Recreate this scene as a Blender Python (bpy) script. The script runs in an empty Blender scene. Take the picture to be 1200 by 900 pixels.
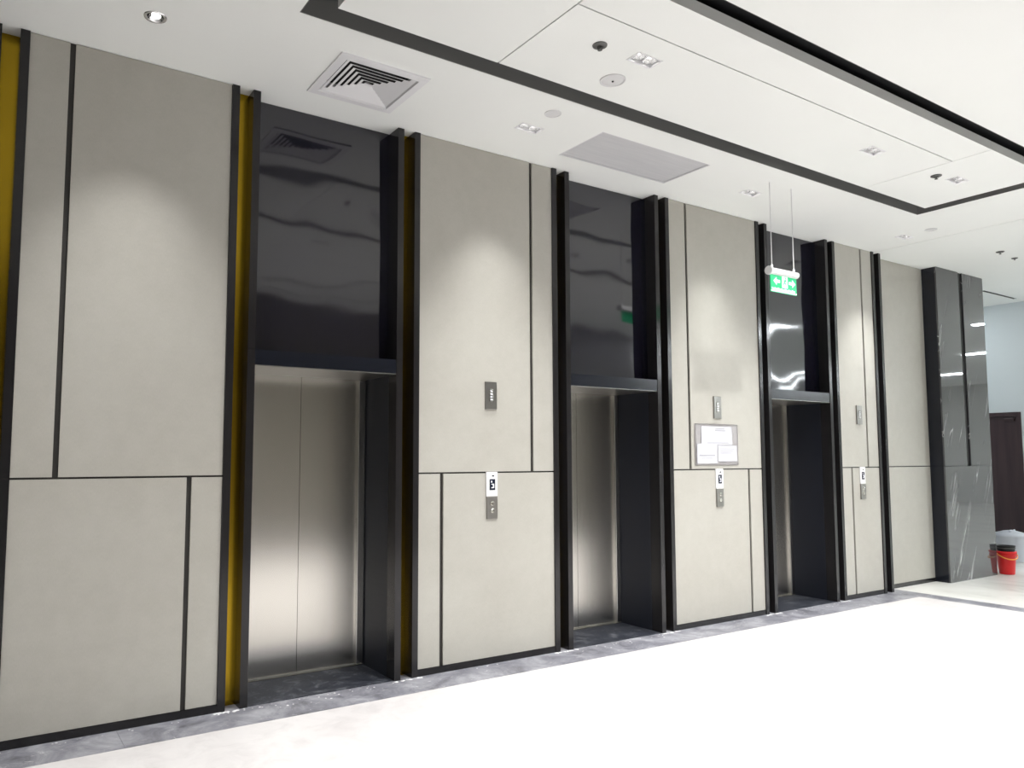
import bpy, bmesh, math, random
from mathutils import Matrix, Vector
random.seed(7)
S = bpy.context.scene
COL = S.collection

# ------------------------------------------------------------------ camera
def look_rows(yaw, pitch, roll):
    f = Vector((math.sin(yaw) * math.cos(pitch), math.cos(yaw) * math.cos(pitch), math.sin(pitch)))
    r = Vector((math.cos(yaw), -math.sin(yaw), 0))
    u = r.cross(f)
    c, s = math.cos(roll), math.sin(roll)
    return c * r + s * u, -s * r + c * u, f
cam = bpy.data.cameras.new('camera')
camo = bpy.data.objects.new('camera', cam)
COL.objects.link(camo)
r_, u_, f_ = look_rows(0.5724, 0.0789, 0.0009)
camo.matrix_world = Matrix(((r_.x, u_.x, -f_.x, 0.0), (r_.y, u_.y, -f_.y, -4.9618),
                            (r_.z, u_.z, -f_.z, 1.6), (0, 0, 0, 1)))
cam.sensor_width = 36.0
cam.lens = 894.87 / 1200 * 36
cam.shift_x = 55.467 / 1200
cam.shift_y = 13.042 / 1200
cam.clip_start = 0.05
S.camera = camo

# ------------------------------------------------------------------ world, exposure
W = bpy.data.worlds.new('world')
S.world = W
W.use_nodes = True
W.node_tree.nodes['Background'].inputs[0].default_value = (0.8, 0.88, 1.0, 1)
W.node_tree.nodes['Background'].inputs[1].default_value = 0.6
S.view_settings.view_transform = 'Standard'
S.view_settings.look = 'None'
S.view_settings.gamma = 1.0
S.view_settings.use_curve_mapping = False
S.view_settings.exposure = 0.0

WASH_W = 175.0        # wall washer beside each panel
FLOOD_W = 365.0      # lobby downlights shining on the floor
LINEAR_L = 125.0      # radiance of the linear lamps of the hall

H = 4.062            # ceiling height
J = 1.468            # height of the horizontal panel joint

# ------------------------------------------------------------------ materials
MATS = {}
def mat(name, col, rough=0.5, metal=0.0, spec=0.5, emit=None, es=0.0, coat=0.0):
    m = bpy.data.materials.new(name)
    m.use_nodes = True
    b = m.node_tree.nodes['Principled BSDF']
    b.inputs['Base Color'].default_value = (*col, 1)
    b.inputs['Roughness'].default_value = rough
    b.inputs['Metallic'].default_value = metal
    b.inputs['Specular IOR Level'].default_value = spec
    if coat: b.inputs['Coat Weight'].default_value = coat
    if emit:
        b.inputs['Emission Color'].default_value = (*emit, 1)
        b.inputs['Emission Strength'].default_value = es
    MATS[name] = m
    return m

class N:
    """small node helper"""
    def __init__(s, m):
        s.m = m; s.nt = m.node_tree; s.b = s.nt.nodes['Principled BSDF']
    def new(s, t, **kw):
        n = s.nt.nodes.new(t)
        for k, v in kw.items(): setattr(n, k, v)
        return n
    def link(s, a, b): s.nt.links.new(a, b)
    def coord(s, scale=(1, 1, 1), obj=False):
        if obj:
            g = s.new('ShaderNodeTexCoord'); o = g.outputs['Object']
        else:
            g = s.new('ShaderNodeNewGeometry'); o = g.outputs['Position']
        mp = s.new('ShaderNodeMapping'); mp.inputs['Scale'].default_value = scale
        s.link(o, mp.inputs['Vector'])
        return mp.outputs['Vector']
    def noise(s, vec, scale, detail=3, rough=0.55, dist=0.0):
        n = s.new('ShaderNodeTexNoise')
        n.inputs['Scale'].default_value = scale; n.inputs['Detail'].default_value = detail
        n.inputs['Roughness'].default_value = rough; n.inputs['Distortion'].default_value = dist
        s.link(vec, n.inputs['Vector'])
        return n.outputs['Fac']
    def ramp(s, fac, stops):
        r = s.new('ShaderNodeValToRGB')
        e = r.color_ramp.elements
        while len(e) < len(stops): e.new(0.5)
        for el, (p, c) in zip(e, stops):
            el.position = p; el.color = (*c, 1) if len(c) == 3 else c
        s.link(fac, r.inputs['Fac'])
        return r.outputs['Color']
    def mix(s, fac, a, b, mode='MIX'):
        n = s.new('ShaderNodeMix', data_type='RGBA', blend_type=mode)
        for inp, v in ((n.inputs[0], fac), (n.inputs[6], a), (n.inputs[7], b)):
            if hasattr(v, 'is_output'): s.link(v, inp)
            elif isinstance(v, (int, float)): inp.default_value = v
            else: inp.default_value = (*v, 1)
        return n.outputs[2]
    def rng(s, fac, lo, hi):
        n = s.new('ShaderNodeMapRange'); n.inputs['To Min'].default_value = lo; n.inputs['To Max'].default_value = hi
        s.link(fac, n.inputs['Value']); return n.outputs['Result']
    def bump(s, h, strength, dist=0.01):
        n = s.new('ShaderNodeBump'); n.inputs['Strength'].default_value = strength; n.inputs['Distance'].default_value = dist
        s.link(h, n.inputs['Height']); s.link(n.outputs['Normal'], s.b.inputs['Normal'])
    def color(s, o): s.link(o, s.b.inputs['Base Color'])
    def rough(s, o): s.link(o, s.b.inputs['Roughness'])

# beige laminate wall panels, faint woven grain
n = N(mat('panel_beige', (0.45, 0.43, 0.37), 0.42, spec=0.35))
a = n.noise(n.coord((1, 1, 1)), 1.1, 4)
b = n.noise(n.coord((1, 1, 1)), 9.0, 5, 0.7)
w = n.noise(n.coord((260, 260, 60)), 1.0, 2)
c1 = n.ramp(a, [(0.3, (0.437, 0.418, 0.372)), (0.7, (0.487, 0.474, 0.428))])
c2 = n.mix(0.10, c1, n.ramp(b, [(0.35, (0.31, 0.30, 0.27)), (0.65, (0.56, 0.55, 0.51))]))
n.color(n.mix(0.10, c2, n.ramp(w, [(0.3, (0.30, 0.29, 0.26)), (0.7, (0.6, 0.58, 0.52))])))
n.bump(w, 0.05, 0.002)
mat('joint_dark', (0.028, 0.025, 0.022), 0.5)
n = N(mat('frame_black', (0.007, 0.009, 0.016), 0.16, spec=0.5))
n.rough(n.rng(n.noise(n.coord((3, 3, 40)), 2.0, 2), 0.12, 0.22))
n = N(mat('reveal_black', (0.007, 0.009, 0.017), 0.32, spec=0.5))
n.rough(n.rng(n.noise(n.coord((3, 3, 40)), 2.0, 2), 0.40, 0.46))
n = N(mat('trim_dark', (0.016, 0.015, 0.016), 0.16, spec=0.4))
n.rough(n.rng(n.noise(n.coord((60, 60, 1)), 1.0, 2), 0.11, 0.2))
# transom glass: black back-painted, slightly wavy
n = N(mat('glass_black', (0.009, 0.0085, 0.017), 0.075, spec=1.0))
n.bump(n.noise(n.coord((1, 1, 1.2)), 1.6, 1, 0.3), 0.35, 0.05)
n = N(mat('gold_mirror', (0.36, 0.235, 0.018), 0.14, metal=1.0))
n.rough(n.rng(n.noise(n.coord((20, 20, 2)), 1.0, 2), 0.18, 0.28))
# brushed stainless steel
n = N(mat('steel_brushed', (0.62, 0.60, 0.55), 0.22, metal=1.0))
g = n.noise(n.coord((70, 70, 0.6)), 1.0, 2)
n.rough(n.rng(g, 0.25, 0.28))
n.b.inputs['Anisotropic'].default_value = 0.9
tv = n.new('ShaderNodeCombineXYZ'); tv.inputs[0].default_value = 1.0
n.link(tv.outputs[0], n.b.inputs['Tangent'])
n.color(n.ramp(g, [(0.3, (0.685, 0.665, 0.615)), (0.7, (0.72, 0.70, 0.65))]))
mat('steel_polished', (0.74, 0.73, 0.70), 0.24, metal=1.0)
n = N(mat('steel_plate', (0.34, 0.33, 0.31), 0.32, metal=1.0))
n.rough(n.rng(n.noise(n.coord((300, 300, 2)), 1.0, 2), 0.27, 0.38))
mat('ceiling_white', (0.84, 0.84, 0.82), 0.75, spec=0.2)
n = N(MATS['ceiling_white']); n.color(n.ramp(n.noise(n.coord(), 0.7, 3), [(0.3, (0.88, 0.895, 0.87)), (0.7, (0.91, 0.925, 0.90))]))
mat('slot_dark', (0.18, 0.18, 0.175), 0.7)
mat('slot_black', (0.018, 0.018, 0.02), 0.8)
# floors
n = N(mat('floor_cream', (0.82, 0.80, 0.77), 0.32, spec=0.35))
a = n.noise(n.coord((1, 1, 1)), 0.9, 5, 0.6)
b = n.noise(n.coord((1, 1, 1)), 5.5, 6, 0.7, 0.6)
c1 = n.ramp(a, [(0.3, (0.58, 0.545, 0.54)), (0.62, (0.70, 0.675, 0.67))])
n.color(n.mix(0.25, c1, n.ramp(b, [(0.33, (0.42, 0.40, 0.40)), (0.55, (0.72, 0.70, 0.695))])))
n.rough(n.rng(b, 0.24, 0.44))
n = N(mat('floor_hall', (0.62, 0.60, 0.54), 0.3, spec=0.35))
a = n.noise(n.coord((1, 0.5, 1)), 1.6, 5, 0.65, 0.8)
n.color(n.ramp(a, [(0.3, (0.55, 0.54, 0.50)), (0.48, (0.72, 0.71, 0.67)), (0.7, (0.80, 0.79, 0.76))]))
n = N(mat('stone_grey', (0.34, 0.35, 0.40), 0.3))
a = n.noise(n.coord((1, 1, 1)), 4.0, 6, 0.7, 0.8)
b = n.noise(n.coord((1, 2.2, 1)), 11.0, 5, 0.75, 1.2)
c1 = n.ramp(a, [(0.30, (0.09, 0.09, 0.105)), (0.5, (0.23, 0.23, 0.26)), (0.70, (0.40, 0.40, 0.43))])
n.color(n.mix(n.ramp(b, [(0.60, (0, 0, 0)), (0.70, (0.75, 0.75, 0.75))]), c1, (0.72, 0.71, 0.72)))
n.rough(n.rng(b, 0.22, 0.55))
n = N(mat('granite_black', (0.03, 0.033, 0.042), 0.35, spec=0.15))
b = n.noise(n.coord((1, 1, 1)), 9.0, 6, 0.75, 1.0)
n.color(n.ramp(b, [(0.5, (0.026, 0.029, 0.038)), (0.68, (0.11, 0.115, 0.13)), (0.8, (0.4, 0.4, 0.42))]))
n.rough(n.rng(b, 0.3, 0.5))
# polished black marble with thin white veins
n = N(mat('marble_black', (0.05, 0.05, 0.053), 0.03, spec=0.5))
n.b.inputs['IOR'].default_value = 1.85
mp = n.new('ShaderNodeMapping'); mp.inputs['Rotation'].default_value = (0, math.radians(-24), 0); mp.inputs['Location'].default_value = (3.3, 0, 1.7)
n.link(n.coord(), mp.inputs['Vector'])
mq = n.new('ShaderNodeMapping'); mq.inputs['Scale'].default_value = (1.5, 1, 0.11)
n.link(mp.outputs['Vector'], mq.inputs['Vector'])
d = n.noise(mq.outputs['Vector'], 2.6, 3, 0.5, 0.15)
m2 = n.noise(n.coord((1, 1, 1)), 1.7, 2)
v = n.ramp(d, [(0.494, (0, 0, 0)), (0.5, (1, 1, 1)), (0.506, (0, 0, 0))])
vm = n.mix(1.0, v, n.ramp(m2, [(0.46, (0, 0, 0)), (0.60, (0.8, 0.8, 0.8))]), 'MULTIPLY')
n.color(n.mix(vm, (0.050, 0.050, 0.053), (0.5, 0.5, 0.5)))
mat('wall_paint', (0.70, 0.76, 0.775), 0.7, spec=0.2)
mat('front_stone', (0.19, 0.178, 0.16), 0.35)
mat('hall_paint', (0.62, 0.62, 0.60), 0.7, spec=0.2)
mat('wall_plain', (0.55, 0.54, 0.50), 0.6, spec=0.3)
n = N(mat('door_wood', (0.045, 0.025, 0.026), 0.4))
n.color(n.ramp(n.noise(n.coord((14, 14, 1)), 1.0, 4), [(0.3, (0.036, 0.019, 0.020)), (0.7, (0.060, 0.034, 0.034))]))
mat('white_plastic', (0.80, 0.80, 0.80), 0.45)
mat('white_enamel', (0.80, 0.80, 0.81), 0.5)
mat('lamp_cup', (0.75, 0.75, 0.75), 0.25, metal=0.8)
mat('lamp_glow', (1, 1, 1), 0.4, emit=(1, 0.98, 0.95), es=11.0)
mat('corridor_fill_glow', (1, 1, 1), 0.5, emit=(0.93, 0.97, 1.0), es=28.0)
mat('linear_glow', (1, 1, 1), 0.5, emit=(0.90, 0.96, 1.0), es=LINEAR_L)
mat('chrome', (0.85, 0.85, 0.86), 0.12, metal=1.0)
mat('black_matte', (0.012, 0.012, 0.013), 0.6)
mat('grey_metal', (0.13, 0.13, 0.125), 0.45, metal=0.5)
mat('speaker_grey', (0.70, 0.70, 0.70), 0.7)
n = N(mat('grille_grey', (0.50, 0.50, 0.515), 0.6))
n.color(n.ramp(n.noise(n.coord((3, 40, 3)), 1.0, 3), [(0.3, (0.70, 0.70, 0.715)), (0.7, (0.75, 0.75, 0.76))]))
mat('display_dark', (0.012, 0.016, 0.035), 0.15)
mat('display_mark', (0.8, 0.8, 0.85), 0.4)
mat('sign_green', (0.01, 0.30, 0.12), 0.35, emit=(0.01, 0.50, 0.18), es=0.55)
mat('sign_white', (0.75, 0.95, 0.85), 0.4, emit=(0.6, 1.0, 0.8), es=0.75)
mat('sleeve_plastic', (0.66, 0.64, 0.645), 0.22, spec=0.5)
mat('paper', (0.61, 0.61, 0.65), 0.6)
mat('print_grey', (0.42, 0.42, 0.46), 0.7)
mat('bucket_red', (0.80, 0.012, 0.016), 0.32)
mat('handle_orange', (0.95, 0.36, 0.05), 0.4)
mat('bucket_white', (0.62, 0.64, 0.69), 0.4)
mat('plaster', (0.82, 0.81, 0.82), 0.9)

# ------------------------------------------------------------------ helpers
OFF = {}                                   # world position of every parent
def wpos(o): return OFF.get(o.name, Vector((0, 0, 0))) if o else Vector((0, 0, 0))
def link(o, parent, world):
    COL.objects.link(o)
    o.location = Vector(world) - wpos(parent)
    if parent: o.parent = parent
    OFF[o.name] = Vector(world)
    return o
def thing(name, loc, label=None, cat=None, group=None, kind=None):
    o = bpy.data.objects.new(name, None)
    o.empty_display_size = 0.1
    link(o, None, loc)
    tag(o, label, cat, group, kind)
    return o
def tag(o, label=None, cat=None, group=None, kind=None):
    if label: o['label'] = label
    if cat: o['category'] = cat
    if group: o['group'] = group
    if kind: o['kind'] = kind
    return o
CACHE = {}
def box(name, x0, x1, y0, y1, z0, z1, m, parent=None, bevel=0.0):
    dx, dy, dz = x1 - x0, y1 - y0, z1 - z0
    key = (name, round(dx, 4), round(dy, 4), round(dz, 4), m, bevel)
    me = CACHE.get(key)
    if me is None:
        bm = bmesh.new()
        bmesh.ops.create_cube(bm, size=1)
        bmesh.ops.scale(bm, verts=bm.verts, vec=(dx, dy, dz))
        if bevel: bmesh.ops.bevel(bm, geom=list(bm.edges), offset=bevel, segments=2, affect='EDGES', profile=0.5)
        me = bpy.data.meshes.new(name)
        bm.to_mesh(me); bm.free()
        me.materials.append(MATS[m])
        CACHE[key] = me
    return link(bpy.data.objects.new(name, me), parent, ((x0 + x1) / 2, (y0 + y1) / 2, (z0 + z1) / 2))
def mesh_obj(name, bm, m, parent=None, loc=(0, 0, 0), smooth=False):
    me = bpy.data.meshes.new(name)
    bmesh.ops.recalc_face_normals(bm, faces=list(bm.faces))
    if smooth:
        for f in bm.faces: f.smooth = True
    bm.to_mesh(me); bm.free()
    me.materials.append(MATS[m])
    return link(bpy.data.objects.new(name, me), parent, loc)
def same_mesh(name, me, parent, loc):
    return link(bpy.data.objects.new(name, me), parent, loc)
def add_box(bm, x0, x1, y0, y1, z0, z1):
    r = bmesh.ops.create_cube(bm, size=1)
    bmesh.ops.scale(bm, verts=r['verts'], vec=(x1 - x0, y1 - y0, z1 - z0))
    bmesh.ops.translate(bm, verts=r['verts'], vec=((x0 + x1) / 2, (y0 + y1) / 2, (z0 + z1) / 2))
def lathe(bm, prof, seg=24, center=(0, 0), close_bottom=False, close_top=False):
    rings = []
    for r, z in prof:
        rings.append([bm.verts.new((center[0] + r * math.cos(2 * math.pi * i / seg), center[1] + r * math.sin(2 * math.pi * i / seg), z)) for i in range(seg)])
    for a, b in zip(rings, rings[1:]):
        for i in range(seg):
            bm.faces.new((a[i], a[(i + 1) % seg], b[(i + 1) % seg], b[i]))
    if close_bottom: bm.faces.new(rings[0])
    if close_top: bm.faces.new(rings[-1])
def tube(bm, pts, r, seg=8):
    rings = []
    for i, p in enumerate(pts):
        p = Vector(p)
        d = (Vector(pts[min(i + 1, len(pts) - 1)]) - Vector(pts[max(i - 1, 0)])).normalized()
        a = d.orthogonal().normalized() if not rings else (rings[-1][1] - rings[-1][1].dot(d) * d).normalized()
        b = d.cross(a)
        rings.append(([bm.verts.new(p + r * (math.cos(2 * math.pi * k / seg) * a + math.sin(2 * math.pi * k / seg) * b)) for k in range(seg)], a))
    for (a, _), (b, _) in zip(rings, rings[1:]):
        for k in range(seg): bm.faces.new((a[k], a[(k + 1) % seg], b[(k + 1) % seg], b[k]))
    bm.faces.new(rings[0][0]); bm.faces.new(rings[-1][0])
def slab_with_holes(name, x0, x1, y0, y1, z0, z1, holes, m, parent):
    """a flat slab pierced by rectangular openings, one mesh"""
    holes = [h for h in holes if h[0] < x1 and h[1] > x0 and h[2] < y1 and h[3] > y0]
    xs = sorted({x0, x1, *[min(max(v, x0), x1) for h in holes for v in h[:2]]})
    ys = sorted({y0, y1, *[min(max(v, y0), y1) for h in holes for v in h[2:]]})
    def solid(i, j):
        if i < 0 or j < 0 or i >= len(xs) - 1 or j >= len(ys) - 1: return False
        cx, cy = (xs[i] + xs[i + 1]) / 2, (ys[j] + ys[j + 1]) / 2
        return not any(h[0] < cx < h[1] and h[2] < cy < h[3] for h in holes)
    bm = bmesh.new(); V = {}
    def v(i, j, k):
        if (i, j, k) not in V: V[i, j, k] = bm.verts.new((xs[i], ys[j], (z0, z1)[k]))
        return V[i, j, k]
    for i in range(len(xs) - 1):
        for j in range(len(ys) - 1):
            if not solid(i, j): continue
            bm.faces.new((v(i, j, 0), v(i, j + 1, 0), v(i + 1, j + 1, 0), v(i + 1, j, 0)))
            bm.faces.new((v(i, j, 1), v(i + 1, j, 1), v(i + 1, j + 1, 1), v(i, j + 1, 1)))
            if not solid(i - 1, j): bm.faces.new((v(i, j, 0), v(i, j, 1), v(i, j + 1, 1), v(i, j + 1, 0)))
            if not solid(i + 1, j): bm.faces.new((v(i + 1, j, 0), v(i + 1, j + 1, 0), v(i + 1, j + 1, 1), v(i + 1, j, 1)))
            if not solid(i, j - 1): bm.faces.new((v(i, j, 0), v(i + 1, j, 0), v(i + 1, j, 1), v(i, j, 1)))
            if not solid(i, j + 1): bm.faces.new((v(i, j + 1, 0), v(i, j + 1, 1), v(i + 1, j + 1, 1), v(i + 1, j + 1, 0)))
    return mesh_obj(name, bm, m, parent)

# ------------------------------------------------------------------ layout numbers (metres)
BAYS = [-0.531, 2.072, 4.793, 7.535]          # centre lines of the elevator bays
HB = 0.715                                    # half a bay
HF = 0.667                                    # inner side of the edge trim
HP = 0.575                                    # half the portal, outside
HI = 0.525                                    # half the portal, inside
PANELS = [(-2.52, BAYS[0] - HB, 'r'), (BAYS[0] + HB, BAYS[1] - HB, 'l'), (BAYS[1] + HB, BAYS[2] - HB, 'r'),
          (BAYS[2] + HB, BAYS[3] - HB, 'l'), (BAYS[3] + HB, 9.02, 'r')]
TRAY_O = (1.432, 8.05, -2.40, -1.035)
TRAY_I = (1.597, 7.89, -2.235, -1.188)
FRONT_Y = -6.8
HALL_X = 29.0
HALL_Y = -15.0

# ------------------------------------------------------------------ floor
fl = box('floor', -4.2, 9.16, FRONT_Y - 0.1, -0.325, -0.10, 0.0, 'floor_cream')
tag(fl, 'cream polished stone floor of the elevator lobby', None, None, 'structure')
box('hall_floor', 9.42, HALL_X, HALL_Y, 3.0, -0.10, 0.0, 'floor_hall', fl)
box('subfloor', 9.16, 9.42, HALL_Y, FRONT_Y - 0.1, -0.10, 0.0, 'floor_hall', fl)
box('subfloor', -4.2, 9.16, HALL_Y, FRONT_Y - 0.1, -0.10, 0.0, 'floor_hall', fl)
cuts = [-4.2, -2.9, -1.7, -0.45, 0.78, 2.14, 3.42, 4.7, 5.95, 7.2, 8.47, 9.16]
for a, b in zip(cuts, cuts[1:]):
    box('border_tile', a + 0.0008, b - 0.0008, -0.323, 0.13, -0.10, 0.0, 'stone_grey', fl)
cuts = [0.0, -0.323, -1.05, -2.25, -3.45, -4.65, -5.85, -6.9]
for a, b in zip(cuts, cuts[1:]):
    box('border_tile', 9.162, 9.418, b + 0.002, a - 0.002, -0.10, 0.0, 'stone_grey', fl)
box('border_tile', 9.162, 9.418, 0.002, 0.13, -0.10, 0.0, 'stone_grey', fl)

# ------------------------------------------------------------------ ceiling
DL_WALL = [(3.435, -0.53), (6.05, -0.53), (8.75, -0.545)]
DL_TRAY = [(3.43, -1.71), (6.03, -1.70), (7.31, -1.75)]
DL_FILL = [(x, y) for y in (-3.15, -4.75) for x in (0.75, 3.43, 6.05, 8.7)]  # added downlights out of view, there to light the floor evenly
DL_FILL += [(-1.9, -1.7), (-1.9, -4.0), (0.6, -1.72)]
GIMBAL = (0.766, -0.551)
HW, HD = 0.098, 0.05
holes = [(x - HW, x + HW, y - HD, y + HD) for x, y in DL_WALL + DL_TRAY + DL_FILL]
holes.append((GIMBAL[0] - 0.045, GIMBAL[0] + 0.045, GIMBAL[1] - 0.045, GIMBAL[1] + 0.045))
VENT = (1.80, 2.425, -0.785, -0.195)
holes.append((VENT[0] + 0.05, VENT[1] - 0.05, VENT[2] + 0.05, VENT[3] - 0.05))
GR = (3.945, 5.178, -0.785, -0.255)
holes.append(GR)
holes.append((12.6, 13.68, 0.285, 0.325))
for y_ in (-4.40, -5.61): holes.append((1.432, 8.05, y_ - 0.16, y_))        # slots of the second tray, behind the camera
for x_ in (1.432, 7.89): holes.append((x_, x_ + 0.16, -5.61, -4.56))
ce = box('ceiling', -4.2, HALL_X, HALL_Y, 3.0, H + 0.16, H + 0.22, 'slot_black')
tag(ce, 'white plasterboard ceiling with dark shadow slots', None, None, 'structure')
T = 0.072
def cpanel(x0, x1, y0, y1): return slab_with_holes('ceiling_panel', x0, x1, y0, y1, H, H + T, holes, 'ceiling_white', ce)
xo0, xo1, yo0, yo1 = TRAY_O
cpanel(-4.2, 9.097, yo1, 0.62)
cpanel(-4.2, xo0, yo0, yo1)
cpanel(xo1, 9.097, yo0, yo1)
cpanel(-4.2, 9.097, FRONT_Y - 0.1, yo0)
cpanel(9.109, HALL_X, HALL_Y, 3.0)
cpanel(-4.2, 9.097, HALL_Y, FRONT_Y - 0.1)
xi0, xi1, yi0, yi1 = TRAY_I
g = 0.005
cpanel(xi0, 2.68 - g, yi0, yi1)
cpanel(2.68 + g, 6.812 - g, -1.94 + g, yi1)
cpanel(2.68 + g, 6.812 - g, yi0, -1.94 - g)
cpanel(6.812 + 0.003, xi1, yi0, yi1)
# dark linings of the outer slot edge
box('slot_lining', xo0 - 0.0, xo1, yo1 - 0.006, yo1 + 0.004, H + 0.002, H + 0.158, 'slot_dark', ce)
box('slot_lining', xo0, xo1, yo0 - 0.004, yo0 + 0.006, H + 0.002, H + 0.158, 'slot_dark', ce)
box('slot_lining', xo0 - 0.004, xo0 + 0.006, yo0 + 0.006, yo1 - 0.006, H + 0.002, H + 0.158, 'slot_dark', ce)
box('slot_lining', xo1 - 0.006, xo1 + 0.004, yo0 + 0.006, yo1 - 0.006, H + 0.002, H + 0.158, 'slot_dark', ce)

# ------------------------------------------------------------------ the elevator wall
bm = bmesh.new()
def backing(x0, x1, y): add_box(bm, x0, x1, y, y + 0.03, 0, H)
for x0, x1, _ in PANELS: backing(x0, x1, 0.014)
backing(-4.2, -2.52, 0.014)
for c in BAYS:
    for s in (-1, 1):
        backing(min(c + s * HP, c + s * HB), max(c + s * HP, c + s * HB), 0.112)
backing(9.02, 9.23, 0.112)
add_box(bm, 9.20, 10.5, 0.136, 0.17, 0, H)
wb = mesh_obj('wall_back', bm, 'joint_dark')
tag(wb, 'elevator wall of beige panels framed in dark metal', None, None, 'structure')
VW = 0.027      # width of the vertical joints
HJ = 0.012
SK = 0.05       # skirting height
def panels(x0, x1, top_side, y=0.0, top_off=0.235, bot_off=0.215):
    def rows(cut, z0, z1):
        if cut is None:
            return [(x0, x1, z0, z1)]
        return [(x0, cut - VW / 2, z0, z1), (cut + VW / 2, x1, z0, z1)]
    if top_side == 'l': ct, cb = x0 + top_off, x1 - bot_off
    elif top_side == 'r': ct, cb = x1 - top_off, x0 + bot_off
    else: ct = cb = None
    for (a, b, z0, z1) in rows(ct, J + HJ / 2, H - 0.004) + rows(cb, SK, J - HJ / 2):
        box('wall_panel', a + 0.002, b - 0.002, y, y + 0.014, z0, z1, 'panel_beige', wb)
    box('skirting', x0, x1, y - 0.006, y + 0.014, 0.0, SK - 0.003, 'trim_dark', wb)
for i, (x0, x1, s) in enumerate(PANELS):
    panels(x0, x1, s, 0.0, 0.225 if i != 3 else 0.245, 0.205)
panels(-4.2, -2.52, None)
def edge_trim(x0, x1): box('edge_trim', x0, x1, -0.012, 0.112, 0.0, H - 0.002, 'trim_dark', wb)
for c in BAYS:
    for s in (-1, 1):
        edge_trim(*sorted((c + s * HF, c + s * HB)))
        a, b = sorted((c + s * (HP + 0.001), c + s * (HF - 0.001)))
        box('gold_strip', a, b, 0.100, 0.112, 0.0, H - 0.002, 'gold_mirror', wb)
edge_trim(9.02, 9.068)
box('gold_strip', 9.069, 9.169, 0.100, 0.112, 0.0, H - 0.002, 'gold_mirror', wb)
box('edge_trim', 9.17, 9.218, -0.012, 0.136, 0.0, H - 0.002, 'trim_dark', wb)
panels(9.218, 10.452, None, 0.122)

# ------------------------------------------------------------------ elevators
DY = 0.53       # door plane
LT, LB = 2.300, 2.192
def elevator(c, label):
    t = thing('elevator_entrance', (c, 0, 0), label, 'elevator', 'elevator entrances along the panelled wall')
    for s in (-1, 1):
        a, b = sorted((c + s * HI, c + s * HP))
        box('side_frame', a, b, -0.010, 0.112, 0.0, LT - 0.001, 'trim_dark', t)
        box('side_frame', a, b, -0.010, 0.112, LT + 0.001, H - 0.002, 'trim_dark', t)
        a, b = sorted((c + s * (HI + 0.001), c + s * (HI + 0.03)))
        box('reveal_panel', a, b, 0.113, DY + 0.03, 0.0, LT - 0.001, 'reveal_black', t)
        a, b = sorted((c + s * (HI + 0.001), c + s * (HI + 0.03)))
        box('transom_reveal', a, b, 0.113, 0.16, LT + 0.001, H - 0.002, 'frame_black', t)
        a, b = sorted((c + s * 0.462, c + s * (HI - 0.001)))
        box('door_jamb', a, b, DY - 0.030, DY + 0.04, 0.012, LB - 0.001, 'steel_polished', t, 0.006)
        a, b = sorted((c + s * 0.0015, c + s * 0.470))
        box('door_leaf', a, b, DY, DY + 0.03, 0.014, LB + 0.02, 'steel_brushed', t)
    box('lintel', c - HI + 0.001, c + HI - 0.001, -0.006, 0.16, LB + 0.006, LT, 'frame_black', t)
    box('soffit', c - HI + 0.001, c + HI - 0.001, -0.004, DY - 0.001, LB, LB + 0.006, 'steel_plate', t)
    box('transom_glass', c - HI + 0.001, c + HI - 0.001, 0.142, 0.152, LT + 0.002, H - 0.002, 'glass_black', t)
    box('threshold', c - HI + 0.001, c + HI - 0.001, 0.002, DY - 0.034, -0.05, 0.004, 'granite_black', t)
    box('door_sill', c - HI + 0.001, c + HI - 0.001, DY - 0.033, DY + 0.03, -0.05, 0.010, 'steel_brushed', t)
    return t
elevator(BAYS[0], 'elevator entrance cut off by the left edge, only its dark frame edge showing')
elevator(BAYS[1], 'widest elevator entrance in view, gold strips at both sides and bright steel doors')
elevator(BAYS[2], 'middle elevator entrance between the panel without papers and the panel with taped papers')
elevator(BAYS[3], 'narrowest elevator entrance in view, behind the hanging green exit sign')

# ------------------------------------------------------------------ marble pillar
PX0, PXG0, PXG1, PX1, PY = 10.452, 11.035, 11.145, 11.725, -0.06
p = thing('marble_pillar', (11.09, PY, 0), 'polished black marble pillar with a vertical groove, closing the elevator wall', 'pillar')
box('core', PX0 + 0.02, PX1 - 0.02, PY + 0.021, 0.85, 0.0, H - 0.002, 'black_matte', p)
box('marble_slab', PX0, PXG0, PY, PY + 0.02, J + 0.002, H - 0.002, 'marble_black', p)
box('marble_slab', PXG1, PX1, PY, PY + 0.02, J + 0.002, H - 0.002, 'marble_black', p)
box('marble_slab', PX0, PX1, PY, PY + 0.02, 0.0, J - 0.002, 'marble_black', p)
box('side_slab', PX0, PX0 + 0.019, PY + 0.021, 0.121, 0.0, H - 0.002, 'frame_black', p)
box('side_slab', PX1 - 0.019, PX1, PY + 0.021, 0.85, 0.0, H - 0.002, 'marble_black', p)

# ------------------------------------------------------------------ other walls
def wall(name, x0, x1, y0, y1, m, label):
    return tag(box(name, x0, x1, y0, y1, 0, H + 0.16, m), label, None, None, 'structure')
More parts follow.
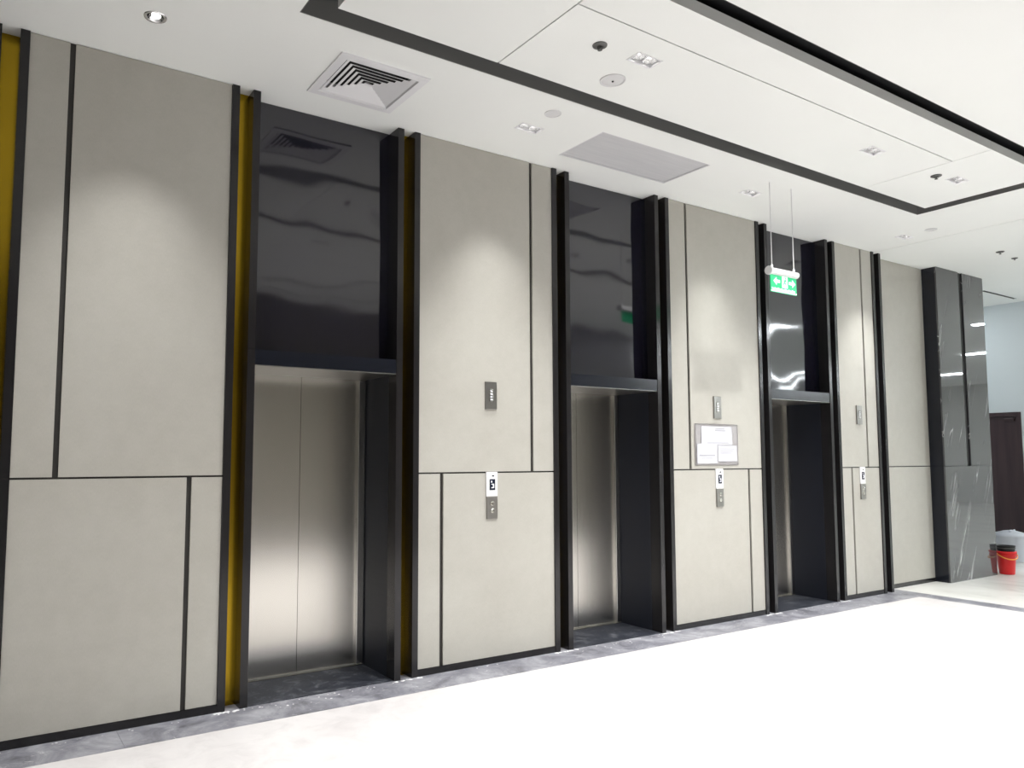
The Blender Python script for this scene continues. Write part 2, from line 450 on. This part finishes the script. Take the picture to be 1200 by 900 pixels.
# shaft wall behind the elevators
wall('wall_shaft', -4.2, 10.5, 0.66, 0.70, 'black_matte', 'dark shaft wall behind the elevator doors')
WR = 14.0
bm = bmesh.new()
D0, D1, DH = 0.44, 1.36, 2.30
add_box(bm, WR, WR + 0.12, -0.3, D0, 0, H + 0.16)
add_box(bm, WR, WR + 0.12, D1, 3.0, 0, H + 0.16)
add_box(bm, WR, WR + 0.12, D0, D1, DH, H + 0.16)
tag(mesh_obj('wall_right', bm, 'wall_paint'), 'pale blue grey painted wall beyond the marble pillar', None, None, 'structure')
wall('wall_corridor', 11.0, WR, 2.9, 3.0, 'wall_paint', 'painted wall at the end of the side corridor')
wall('wall_hall', WR + 0.12, HALL_X, -0.3, -0.18, 'hall_paint', 'painted long wall of the hall')
wall('wall_far', HALL_X, HALL_X + 0.1, HALL_Y, 0, 'hall_paint', 'light far wall at the end of the hall')
wall('wall_hall_front', -4.2, HALL_X, HALL_Y - 0.1, HALL_Y, 'hall_paint', 'light wall on the far side of the hall')
wall('wall_left', -4.3, -4.2, FRONT_Y, 0.66, 'wall_plain', 'plain wall closing the left end of the lobby')
wf = wall('wall_front', -4.2, 12.2, FRONT_Y - 0.1, FRONT_Y, 'joint_dark', 'panelled wall opposite the elevators')
x = -4.2
for i in range(6):
    box('wall_panel', x + 0.02, x + 2.71, FRONT_Y, FRONT_Y + 0.014, 0.12, J - 0.006, 'front_stone', wf)
    box('wall_panel', x + 0.02, x + 2.71, FRONT_Y, FRONT_Y + 0.014, J + 0.006, H, 'front_stone', wf)
    x += 2.733
box('skirting', -4.2, 12.2, FRONT_Y, FRONT_Y + 0.02, 0, 0.115, 'frame_black', wf)

d = thing('door_1', (WR, (D0 + D1) / 2, 0), 'dark brown door in the pale wall beyond the pillar', None, None, 'structure')
box('door_leaf', WR + 0.02, WR + 0.06, D0 + 0.06, D1 - 0.06, 0.01, DH - 0.06, 'door_wood', d)
for (a, b) in ((D0, D0 + 0.06), (D1 - 0.06, D1)):
    box('door_frame', WR - 0.015, WR + 0.12, a, b, 0, DH, 'door_wood', d)
box('door_frame', WR - 0.015, WR + 0.12, D0 + 0.06, D1 - 0.06, DH - 0.06, DH, 'door_wood', d)
box('door_closer', WR - 0.012, WR + 0.02, D0 + 0.10, D0 + 0.24, DH - 0.14, DH - 0.09, 'door_wood', d, 0.005)
bm = bmesh.new(); tube(bm, [(0, 0, 0), (-0.05, 0, 0), (-0.055, -0.11, 0)], 0.011)
mesh_obj('handle', bm, 'chrome', d, (WR + 0.02, D1 - 0.12, 1.02), True)

# ------------------------------------------------------------------ ceiling fixtures
def spot(parent, loc, watts, size, blend=1.0, col=(0.985, 0.985, 0.98), rad=0.035, aim=None):
    l = bpy.data.lights.new('lamp_light', 'SPOT')
    l.energy = watts; l.spot_size = math.radians(size); l.spot_blend = blend; l.color = col; l.shadow_soft_size = rad
    o = bpy.data.objects.new('lamp_light', l)
    link(o, parent, loc)
    if aim: o.rotation_euler = aim
    return o
def ring_mesh():
    bm = bmesh.new()
    a, b, z0, z1 = (HW + 0.006, HD + 0.006), (HW - 0.004, HD - 0.004), -0.003, 0.0
    for (w, h), (w2, h2) in ((a, b),):
        add_box(bm, -w, w, h2, h, z0, z1); add_box(bm, -w, w, -h, -h2, z0, z1)
        add_box(bm, -w, -w2, -h2, h2, z0, z1); add_box(bm, w2, w, -h2, h2, z0, z1)
    return bm
SH = {}
def shared(key, builder, m):
    if key not in SH:
        bm = builder(); me = bpy.data.meshes.new(key)
        bmesh.ops.recalc_face_normals(bm, faces=list(bm.faces)); bm.to_mesh(me); bm.free()
        me.materials.append(MATS[m]); SH[key] = me
    return SH[key]
def housing_mesh():
    bm = bmesh.new()
    w, h, d = HW - 0.001, HD - 0.001, 0.10
    bot = [bm.verts.new((sx * w, sy * h, 0.001)) for sx, sy in ((-1, -1), (1, -1), (1, 1), (-1, 1))]
    top = [bm.verts.new((sx * w, sy * h, d)) for sx, sy in ((-1, -1), (1, -1), (1, 1), (-1, 1))]
    for i in range(4): bm.faces.new((bot[i], bot[(i + 1) % 4], top[(i + 1) % 4], top[i]))
    bm.faces.new(top)
    return bm
def cup_mesh():
    bm = bmesh.new(); lathe(bm, [(0.046, 0.012), (0.043, 0.012), (0.036, 0.030), (0.026, 0.045), (0.026, 0.060), (0.046, 0.060)], 20); return bm
def lens_mesh():
    bm = bmesh.new(); lathe(bm, [(0.001, 0.034), (0.015, 0.036), (0.026, 0.044)], 20); return bm
def twin(x, y, label, watts, size, group='twin downlights of the ceiling'):
    t = thing('twin_downlight', (x, y, H), label, 'downlight', group)
    same_mesh('trim_ring', shared('twin_trim', ring_mesh, 'white_enamel'), t, (x, y, H))
    same_mesh('housing', shared('twin_housing', housing_mesh, 'white_enamel'), t, (x, y, H))
    for s in (-1, 1):
        cc = same_mesh('reflector', shared('twin_cup', cup_mesh, 'lamp_cup'), t, (x + s * 0.048, y, H))
        same_mesh('lens', shared('twin_lens', lens_mesh, 'lamp_glow'), cc, (x + s * 0.048, y, H))
    spot(t, (x, y, H + (0.004 if size < 100 else -0.06)), watts, size, rad=0.035 if size < 100 else 0.055)
    return t
twin(*DL_WALL[0], 'twin downlight in front of the panel between the two nearer elevators', WASH_W, 78)
twin(*DL_WALL[1], 'twin downlight in front of the panel with taped papers, near the exit sign rods', WASH_W, 78)
twin(*DL_WALL[2], 'twin downlight in front of the last narrow panel, near the marble pillar', WASH_W * 1.5, 78)
twin(*DL_TRAY[0], 'twin downlight in the ceiling tray beside the larger sprinkler', FLOOD_W, 120)
twin(*DL_TRAY[1], 'twin downlight in the long middle panel of the ceiling tray', FLOOD_W, 120)
twin(*DL_TRAY[2], 'twin downlight in the end panel of the ceiling tray beside the small sprinkler', FLOOD_W * 0.5, 120)
for i, (x, y) in enumerate(DL_FILL):
    twin(x, y, 'added fill twin downlight in the white ceiling, out of view', FLOOD_W * (0.36 if x < 2 else 1.0), 120, 'added fill downlights out of view')
# round gimbal lamp over the nearest panel
x, y = GIMBAL
t = thing('gimbal_downlight', (x, y, H), 'round chrome gimbal downlight above the nearest large panel', 'downlight')
bm = bmesh.new(); lathe(bm, [(0.062, 0.0), (0.060, -0.004), (0.048, -0.004), (0.044, 0.0), (0.044, 0.05)], 32)
mesh_obj('trim_ring', bm, 'chrome', t, (x, y, H), True)
bm = bmesh.new(); lathe(bm, [(0.044, 0.010), (0.042, 0.07), (0.001, 0.07)], 32)
mesh_obj('baffle', bm, 'black_matte', t, (x, y, H), True)
bm = bmesh.new(); lathe(bm, [(0.036, -0.004), (0.034, -0.004), (0.020, 0.022), (0.001, 0.024)], 24)
o = mesh_obj('lamp_head', bm, 'chrome', t, (x + 0.004, y + 0.006, H + 0.004), True); o.rotation_euler = (math.radians(-18), math.radians(10), 0)
bm = bmesh.new(); lathe(bm, [(0.001, 0.0), (0.014, 0.001), (0.024, 0.006)], 24)
o2 = mesh_obj('lens', bm, 'lamp_glow', o, (x + 0.004, y + 0.006, H + 0.008), True); o2.location = (0, 0, 0.008)
spot(t, (x, y, H - 0.006), WASH_W * 0.8, 78)

# four-way air diffuser
cx, cy = (VENT[0] + VENT[1]) / 2, (VENT[2] + VENT[3]) / 2
t = thing('air_diffuser', (cx, cy, H), 'square white four-way ceiling air diffuser with nested louvres', 'air vent')
hx, hy = (VENT[1] - VENT[0]) / 2, (VENT[3] - VENT[2]) / 2
def square_ring(bm, prof):
    rings = []
    for (ox, z) in prof:
        rings.append([bm.verts.new((sx * (hx - ox), sy * (hy - ox), z)) for sx, sy in ((-1, -1), (1, -1), (1, 1), (-1, 1))])
    for a, b in zip(rings, rings[1:]):
        for i in range(4): bm.faces.new((a[i], a[(i + 1) % 4], b[(i + 1) % 4], b[i]))
bm = bmesh.new(); square_ring(bm, [(0.0, 0.0), (0.0, -0.010), (0.055, -0.014), (0.062, 0.0), (0.062, 0.06)])
mesh_obj('frame', bm, 'white_enamel', t, (cx, cy, H))
for k in range(6):
    o0 = 0.066 + k * 0.036
    bm = bmesh.new(); square_ring(bm, [(o0, -0.006), (o0 + 0.027, 0.0065), (o0 + 0.027, 0.0085), (o0, -0.004), (o0, -0.006)])
    mesh_obj('louvre', bm, 'white_enamel', t, (cx, cy, H))
bm = bmesh.new()
a = [bm.verts.new((sx * (hx - 0.282), sy * (hy - 0.282), 0.0)) for sx, sy in ((-1, -1), (1, -1), (1, 1), (-1, 1))]
bm.faces.new(a)
apex = bm.verts.new((0, 0, 0.02))
for i in range(4): bm.faces.new((a[i], a[(i + 1) % 4], apex))
mesh_obj('centre_cap', bm, 'white_enamel', t, (cx, cy, H - 0.004))
box('duct_box', VENT[0] + 0.064, VENT[1] - 0.064, VENT[2] + 0.064, VENT[3] - 0.064, H + 0.075, H + 0.15, 'slot_black', t)

# grey return grille
t = thing('return_grille', ((GR[0] + GR[1]) / 2, (GR[2] + GR[3]) / 2, H), 'long grey return air panel set in the white ceiling', 'air vent')
for (a, b, c_, d_) in ((GR[0], GR[1], GR[2], GR[2] + 0.014), (GR[0], GR[1], GR[3] - 0.014, GR[3]),
                       (GR[0], GR[0] + 0.014, GR[2] + 0.014, GR[3] - 0.014), (GR[1] - 0.014, GR[1], GR[2] + 0.014, GR[3] - 0.014)):
    box('frame_bar', a + 0.001, b - 0.001, c_ + 0.001, d_ - 0.001, H + 0.002, H + 0.03, 'grille_grey', t)
box('backing', GR[0] + 0.015, GR[1] - 0.015, GR[2] + 0.015, GR[3] - 0.015, H + 0.034, H + 0.038, 'grille_grey', t)
bm = bmesh.new()
y = GR[2] + 0.020
while y < GR[3] - 0.02:
    add_box(bm, GR[0] + 0.015, GR[1] - 0.015, y, y + 0.0075, H + 0.010, H + 0.033); y += 0.0115
o = mesh_obj('fins', bm, 'grille_grey', t); o['kind'] = 'stuff'

# linear slot beyond the pillar
t = thing('linear_slot', (13.14, 0.305, H), 'thin dark linear air slot in the ceiling beyond the pillar', 'air vent')
box('slot_body', 12.602, 13.678, 0.287, 0.323, H + 0.012, H + 0.05, 'slot_dark', t)
for yy in (0.286, 0.318): box('slot_edge', 12.602, 13.678, yy, yy + 0.006, H - 0.003, H + 0.011, 'grey_metal', t)

# sprinklers
def esc_mesh():
    bm = bmesh.new(); lathe(bm, [(0.045, 0.0), (0.044, -0.006), (0.030, -0.012), (0.018, -0.013), (0.016, 0.0)], 24); return bm
def head_mesh():
    bm = bmesh.new(); lathe(bm, [(0.012, 0.0), (0.012, -0.016), (0.006, -0.018), (0.005, -0.028), (0.014, -0.029), (0.014, -0.032), (0.001, -0.033)], 16); return bm
for x, y, sc, lab in ((3.073, -1.691, 1.0, 'dark sprinkler head in the ceiling tray beside the twin downlight nearest the picture top'),
                      (7.043, -1.70, 1.0, 'dark sprinkler head in the end panel of the ceiling tray'),
                      (10.351, -0.846, 1.0, 'sprinkler head in the hall ceiling, nearer one of the two by the pillar'),
                      (10.84, -0.806, 0.8, 'sprinkler head in the hall ceiling, farther one of the two by the pillar')):
    t = thing('sprinkler', (x, y, H), lab, 'sprinkler', 'ceiling sprinklers'); t.scale = (sc,) * 3
    e = same_mesh('escutcheon', shared('esc', esc_mesh, 'grey_metal'), t, (x, y, H))
    same_mesh('head', shared('head', head_mesh, 'grey_metal'), t, (x, y, H))
# flush round speakers
def spk_ring():
    bm = bmesh.new(); lathe(bm, [(0.085, 0.0), (0.085, -0.006), (0.078, -0.008), (0.074, -0.006), (0.074, 0.0)], 32); return bm
def spk_face():
    bm = bmesh.new(); lathe(bm, [(0.0745, -0.003), (0.05, -0.006), (0.001, -0.008)], 32); return bm
def spk_dot():
    bm = bmesh.new(); lathe(bm, [(0.001, -0.014), (0.007, -0.013), (0.008, -0.006)], 12); return bm
for x, y, sc, lab in ((3.44, -1.417, 1.0, 'larger round grey ceiling speaker with a dark centre dot, in the tray'),
                      (3.424, -0.822, 0.72, 'small plain round grey ceiling disc between the air diffuser and the grey grille'),
                      (8.695, -0.856, 0.72, 'small round grey ceiling disc near the marble pillar')):
    t = thing('ceiling_speaker', (x, y, H), lab, 'speaker', 'round ceiling discs'); t.scale = (sc,) * 3
    same_mesh('rim', shared('spk_ring', spk_ring, 'speaker_grey'), t, (x, y, H))
    same_mesh('grille', shared('spk_face', spk_face, 'speaker_grey'), t, (x, y, H))
    if sc == 1.0: same_mesh('centre_dot', shared('spk_dot', spk_dot, 'black_matte'), t, (x, y, H))

# linear lamps of the hall (seen mirrored in the marble and in the glass)
for i, (x, y0, y1) in enumerate([(15.6, -1.86, -0.7), (20.0, -4.0, -2.8), (24.5, -7.4, -6.05), (20.7, -10.5, -7.2), (13.0, -7.0, -3.4),
                                 (16.5, -12.0, -8.5), (11.4, -12.0, -8.6), (25.5, -12.5, -9.5)]):
    t = thing('linear_lamp', (x, (y0 + y1) / 2, H), 'long white linear ceiling lamp in the hall outside the picture', 'lamp', 'linear lamps of the hall')
    box('lamp_body', x - 0.08, x + 0.08, y0 - 0.01, y1 + 0.01, H - 0.030, H - 0.001, 'white_enamel', t)
    box('diffuser', x - 0.07, x + 0.07, y0, y1, H - 0.040, H - 0.031, 'linear_glow', t)
t = thing('corridor_fill_lamp', (12.9, 1.4, H), 'added fill lamp for the pale wall, unseen behind the marble pillar', 'lamp')  # added unseen lamp that brightens the pale wall beyond the pillar
box('lamp_body', 12.3, 13.5, 1.32, 1.48, H - 0.030, H - 0.001, 'white_enamel', t)
box('diffuser', 12.31, 13.49, 1.33, 1.47, H - 0.040, H - 0.031, 'corridor_fill_glow', t)

# ------------------------------------------------------------------ exit sign on two rods
EY = -0.80
X0, X1 = 5.91, 6.305
t = thing('exit_sign', ((X0 + X1) / 2, EY, 3.06), 'green and white exit sign hanging on two thin rods from the ceiling', 'exit sign')
bm = bmesh.new(); add_box(bm, X0, X1, EY - 0.022, EY + 0.022, 3.218, 3.278)
bmesh.ops.bevel(bm, geom=list(bm.edges), offset=0.012, segments=3, affect='EDGES')
mesh_obj('housing', bm, 'white_plastic', t)
for xx, r in ((X0 - 0.002, 0.040), (X1 + 0.002, 0.030)):
    bm = bmesh.new(); lathe(bm, [(0.001, -0.008), (r, -0.008), (r, 0.008), (0.001, 0.008)], 20)
    o = mesh_obj('end_cap', bm, 'white_plastic', t, (xx, EY, 3.250)); o.rotation_euler = (0, math.pi / 2, 0)
brd = box('board', X0 + 0.012, X1 - 0.004, EY - 0.004, EY + 0.004, 3.062, 3.219, 'sign_green', t)
YF = EY - 0.0065
def signpart(name, pts, y=YF):
    bm = bmesh.new()
    f = [bm.verts.new((px, y, pz)) for px, pz in pts]
    bk = [bm.verts.new((px, y + 0.002, pz)) for px, pz in pts]
    bm.faces.new(f); bm.faces.new(bk[::-1])
    for i in range(len(pts)): bm.faces.new((f[i], f[(i + 1) % len(pts)], bk[(i + 1) % len(pts)], bk[i]))
    return mesh_obj(name, bm, 'sign_white', brd)
def arrow(x, z, s, k=1.0):
    return [(x - s * 0.045 * k, z), (x, z + 0.036 * k), (x, z + 0.013 * k), (x + s * 0.048 * k, z + 0.013 * k), (x + s * 0.048 * k, z - 0.013 * k), (x, z - 0.013 * k), (x, z - 0.036 * k)]
signpart('arrow', arrow(6.005, 3.163, 1))
signpart('arrow', arrow(6.235, 3.163, -1))
signpart('doorway', [(6.085, 3.112), (6.165, 3.112), (6.165, 3.212), (6.085, 3.212)])
# running figure, green on the white doorway
bm = bmesh.new()
def stroke(p, q, wd):
    p, q = Vector((p[0], 0, p[1])), Vector((q[0], 0, q[1])); dd = (q - p).normalized(); nn = Vector((-dd.z, 0, dd.x)) * wd / 2
    vs = [bm.verts.new(v + Vector((0, yy, 0))) for yy in (-0.001, 0.001) for v in (p - nn, q - nn, q + nn, p + nn)]
    bm.faces.new(vs[:4]); bm.faces.new(vs[4:][::-1])
    for i in range(4): bm.faces.new((vs[i], vs[(i + 1) % 4], vs[4 + (i + 1) % 4], vs[4 + i]))
for a, b, w_ in (((0.004, 0.026), (-0.004, -0.006), 0.016), ((-0.004, -0.004), (-0.022, -0.014), 0.009), ((-0.022, -0.014), (-0.026, -0.034), 0.008),
                 ((-0.002, -0.004), (0.014, -0.020), 0.010), ((0.014, -0.020), (0.010, -0.042), 0.008), ((0.004, 0.022), (0.022, 0.012), 0.007),
                 ((0.002, 0.022), (-0.016, 0.012), 0.007), ((0.005, 0.032), (0.010, 0.044), 0.012)):
    stroke(a, b, w_)
mesh_obj('running_figure', bm, 'sign_green', brd, (6.125, YF - 0.0016, 3.162))
signpart('text_band', [(5.925, 3.067), (6.297, 3.067), (6.297, 3.078), (5.925, 3.078)])
xx = 5.935
for k, wd in enumerate((0.006, 0.018, 0.006, 0.022, 0.016, 0.02, 0.008, 0.024, 0.018, 0.02, 0.012, 0.022, 0.016, 0.02)):
    signpart('letter_stroke', [(xx, 3.084), (xx + wd, 3.084), (xx + wd, 3.104 - 0.006 * (k % 2)), (xx, 3.104 - 0.006 * (k % 2))]); xx += wd + 0.0085
for xx in (5.952, 6.275):
    bm = bmesh.new(); tube(bm, [(xx, EY, 3.283), (xx, EY, H)], 0.004, 8); mesh_obj('rod', bm, 'white_plastic', t)
    bm = bmesh.new(); lathe(bm, [(0.010, 3.284), (0.010, 3.30), (0.005, 3.31)], 12, (xx, EY)); mesh_obj('rod_socket', bm, 'white_plastic', t)

# ------------------------------------------------------------------ lanterns, call panels, notice
def lantern(x, label):
    t = thing('hall_lantern', (x, 0, 1.96), label, 'elevator lantern', 'elevator lanterns on the wall panels')
    box('plate', x - 0.055, x + 0.055, -0.014, 0.0, 1.964, 2.182, 'steel_plate', t, 0.003)
    f = box('lens', x - 0.018, x + 0.018, -0.0165, -0.0145, 2.025, 2.125, 'steel_brushed', t)
    for k in range(4): box('engraved_mark', x - 0.011, x + 0.011 - 0.004 * (k % 2), -0.018, -0.0166, 2.035 + k * 0.022, 2.047 + k * 0.022, 'display_mark', f)
def call_panel(x, label):
    t = thing('call_panel', (x, 0, 1.10), label, 'call panel', 'elevator call panels on the wall panels')
    dp = box('display_plate', x - 0.053, x + 0.053, -0.012, 0.0, 1.281, 1.472, 'white_plastic', t, 0.002)
    ds = box('display', x - 0.024, x + 0.028, -0.0145, -0.0125, 1.330, 1.415, 'display_dark', dp)
    for (a, b, c_, d_) in ((-0.008, 0.018, 1.345, 1.353), (0.006, 0.018, 1.353, 1.372), (-0.008, 0.018, 1.372, 1.380), (-0.012, 0.0, 1.388, 1.403)):
        box('display_segment', x + a, x + b, -0.016, -0.0146, c_, d_, 'display_mark', dp)
    box('mark', x + 0.000, x + 0.018, -0.0140, -0.0122, 1.436, 1.446, 'display_dark', dp)
    bp = box('button_plate', x - 0.049, x + 0.053, -0.014, 0.0, 1.106, 1.280, 'steel_plate', t, 0.003)
    for z in (1.170, 1.225):
        bm = bmesh.new(); lathe(bm, [(0.017, 0.0), (0.017, 0.005), (0.014, 0.007), (0.001, 0.007)], 20)
        o = mesh_obj('button', bm, 'steel_brushed', bp, (x + 0.002, -0.014, z)); o.rotation_euler = (math.pi / 2, 0, 0)
for x, w_ in ((3.44, 'on the panel between the two nearer elevators'), (6.147, 'above the taped papers'), (8.632, 'on the last narrow panel before the marble pillar')):
    lantern(x, 'grey metal elevator lantern plate ' + w_)
for x, w_ in ((3.446, 'on the panel between the two nearer elevators'), (6.153, 'below the taped papers'), (8.652, 'on the last narrow panel before the marble pillar')):
    call_panel(x, 'white and grey elevator call panel ' + w_)

t = thing('paper_notice', (6.13, 0, 1.507), 'clear plastic sleeve with white papers taped to the wall panel', 'notice')
bm = bmesh.new()
nx, nz = 24, 16
grid = [[bm.verts.new((5.812 + 0.638 * i / nx, -0.004 - 0.004 * random.random(), 1.507 + 0.403 * j / nz)) for i in range(nx + 1)] for j in range(nz + 1)]
for j in range(nz):
    for i in range(nx): bm.faces.new((grid[j][i], grid[j][i + 1], grid[j + 1][i + 1], grid[j + 1][i]))
bmesh.ops.solidify(bm, geom=list(bm.faces), thickness=0.0015)
mesh_obj('sleeve', bm, 'sleeve_plastic', t, smooth=True)
def sheet(x0, x1, z0, z1, y, lines):
    o = box('paper', x0, x1, y, y + 0.0012, z0, z1, 'paper', t)
    for (a, b, c_, d_) in lines: box('printed_line', a, b, y - 0.0012, y - 0.0002, c_, d_, 'print_grey', o)
sheet(5.90, 6.35, 1.705, 1.885, -0.0115, [(5.985, 6.30, 1.722, 1.729), (6.10, 6.25, 1.842, 1.850), (6.11, 6.24, 1.860, 1.868)])
sheet(5.835, 6.125, 1.525, 1.715, -0.0130, [(5.87, 6.09, 1.598, 1.610), (5.90, 6.05, 1.575, 1.579)])
sheet(6.135, 6.42, 1.545, 1.70, -0.0125, [(6.17, 6.38, 1.665, 1.668), (6.17, 6.36, 1.645, 1.648), (6.17, 6.34, 1.625, 1.628)])

# ------------------------------------------------------------------ buckets
BX, BY = 11.905, -0.10
t = thing('red_bucket', (BX, BY, 0), 'red plastic bucket with an orange handle beside the marble pillar', 'bucket')
bm = bmesh.new()
lathe(bm, [(0.001, 0.006), (0.112, 0.004), (0.118, 0.012), (0.150, 0.285), (0.160, 0.287), (0.162, 0.305), (0.156, 0.310), (0.146, 0.306), (0.114, 0.02), (0.001, 0.018)], 40)
mesh_obj('body', bm, 'bucket_red', t, (BX, BY, 0), True)
bm = bmesh.new()
lathe(bm, [(0.150, 0.250), (0.158, 0.252), (0.158, 0.262), (0.150, 0.264)], 40)
mesh_obj('rib', bm, 'bucket_red', t, (BX, BY, 0), True)
ax = Vector((0.80, -0.60, 0))
fw = Vector((-0.60, -0.80, 0))
for s in (-1, 1):
    bm = bmesh.new(); bmesh.ops.create_icosphere(bm, subdivisions=2, radius=0.016)
    mesh_obj('handle_lug', bm, 'bucket_red', t, Vector((BX, BY, 0.285)) + ax * 0.160 * s, True)
bm = bmesh.new()
pts = []
for k in range(15):
    a = math.pi * k / 14
    pts.append(Vector((BX, BY, 0.285)) + ax * 0.166 * -math.cos(a) + fw * 0.172 * math.sin(a) + Vector((0, 0, -0.075 * math.sin(a))))
tube(bm, pts, 0.0075)
mesh_obj('handle', bm, 'handle_orange', t, smooth=True)
t.scale = (0.77, 0.77, 1.0)
# black tray set in the bucket mouth
t = thing('black_tray', (BX, BY, 0.312), 'black plastic tray resting on the red bucket', 'tray')
bm = bmesh.new()
lathe(bm, [(0.001, 0.311), (0.135, 0.311), (0.142, 0.330), (0.146, 0.385), (0.153, 0.387), (0.153, 0.393), (0.140, 0.393), (0.132, 0.325), (0.001, 0.322)], 36)
mesh_obj('body', bm, 'black_matte', t, (BX, BY, 0), True)
bm = bmesh.new(); lathe(bm, [(0.147, 0.352), (0.150, 0.354), (0.150, 0.362), (0.147, 0.364)], 36)
mesh_obj('band', bm, 'grey_metal', t, (BX, BY, 0), True)
t.scale = (0.73, 0.73, 0.9)
# white drum
WX, WY = 13.42, 0.46
t = thing('white_drum', (WX, WY, 0), 'white plastic drum with a lid standing behind the red bucket', 'bucket')
bm = bmesh.new()
lathe(bm, [(0.001, 0.004), (0.190, 0.002), (0.196, 0.012), (0.216, 0.40), (0.224, 0.402), (0.224, 0.414), (0.216, 0.416), (0.001, 0.416)], 40)
mesh_obj('body', bm, 'bucket_white', t, (WX, WY, 0), True)
bm = bmesh.new()
lathe(bm, [(0.228, 0.400), (0.236, 0.404), (0.236, 0.442), (0.222, 0.456), (0.16, 0.466), (0.10, 0.478), (0.001, 0.480)], 40)
for v_ in bm.verts:
    v_.co.z += 0.016 * math.sin(7 * v_.co.x + 1) * math.cos(9 * v_.co.y) * (1 if v_.co.z > 0.45 else 0)
mesh_obj('lid', bm, 'bucket_white', t, (WX, WY, 0), True)
for s in (-1, 1):
    bm = bmesh.new(); tube(bm, [(0, 0, 0), (s * 0.03, -0.012, 0.018), (s * 0.07, -0.01, 0.022), (s * 0.10, 0, 0.0)], 0.014)
    mesh_obj('lid_grip', bm, 'bucket_white', t, (WX - 0.02, WY - 0.05, 0.478), True)
t.scale = (0.88, 0.88, 0.94)

# ------------------------------------------------------------------ plaster crumbs along the thresholds
bm = bmesh.new()
def crumb(x, y, r):
    res = bmesh.ops.create_icosphere(bm, subdivisions=1, radius=1)
    for v_ in res['verts']: v_.co = Vector((x + v_.co.x * r * (0.7 + 0.6 * random.random()), y + v_.co.y * r, max(0.0, v_.co.z * r * 0.25) + 0.0004))
for c in BAYS[1:]:
    for s in (-1, 1):
        for k in range(26): crumb(c + s * random.uniform(0.50, 0.74), random.uniform(-0.035, -0.016) - abs(random.gauss(0, 0.008)), random.uniform(0.004, 0.014))
    for k in range(14): crumb(c + random.uniform(-0.5, 0.5), random.uniform(-0.14, -0.02), random.uniform(0.003, 0.010))
for k in range(60): crumb(random.uniform(0.2, 9.0), random.uniform(-0.06, -0.02), random.uniform(0.003, 0.009))
o = mesh_obj('plaster_crumbs', bm, 'plaster')
tag(o, 'white plaster crumbs scattered along the grey floor border', 'debris', None, 'stuff')
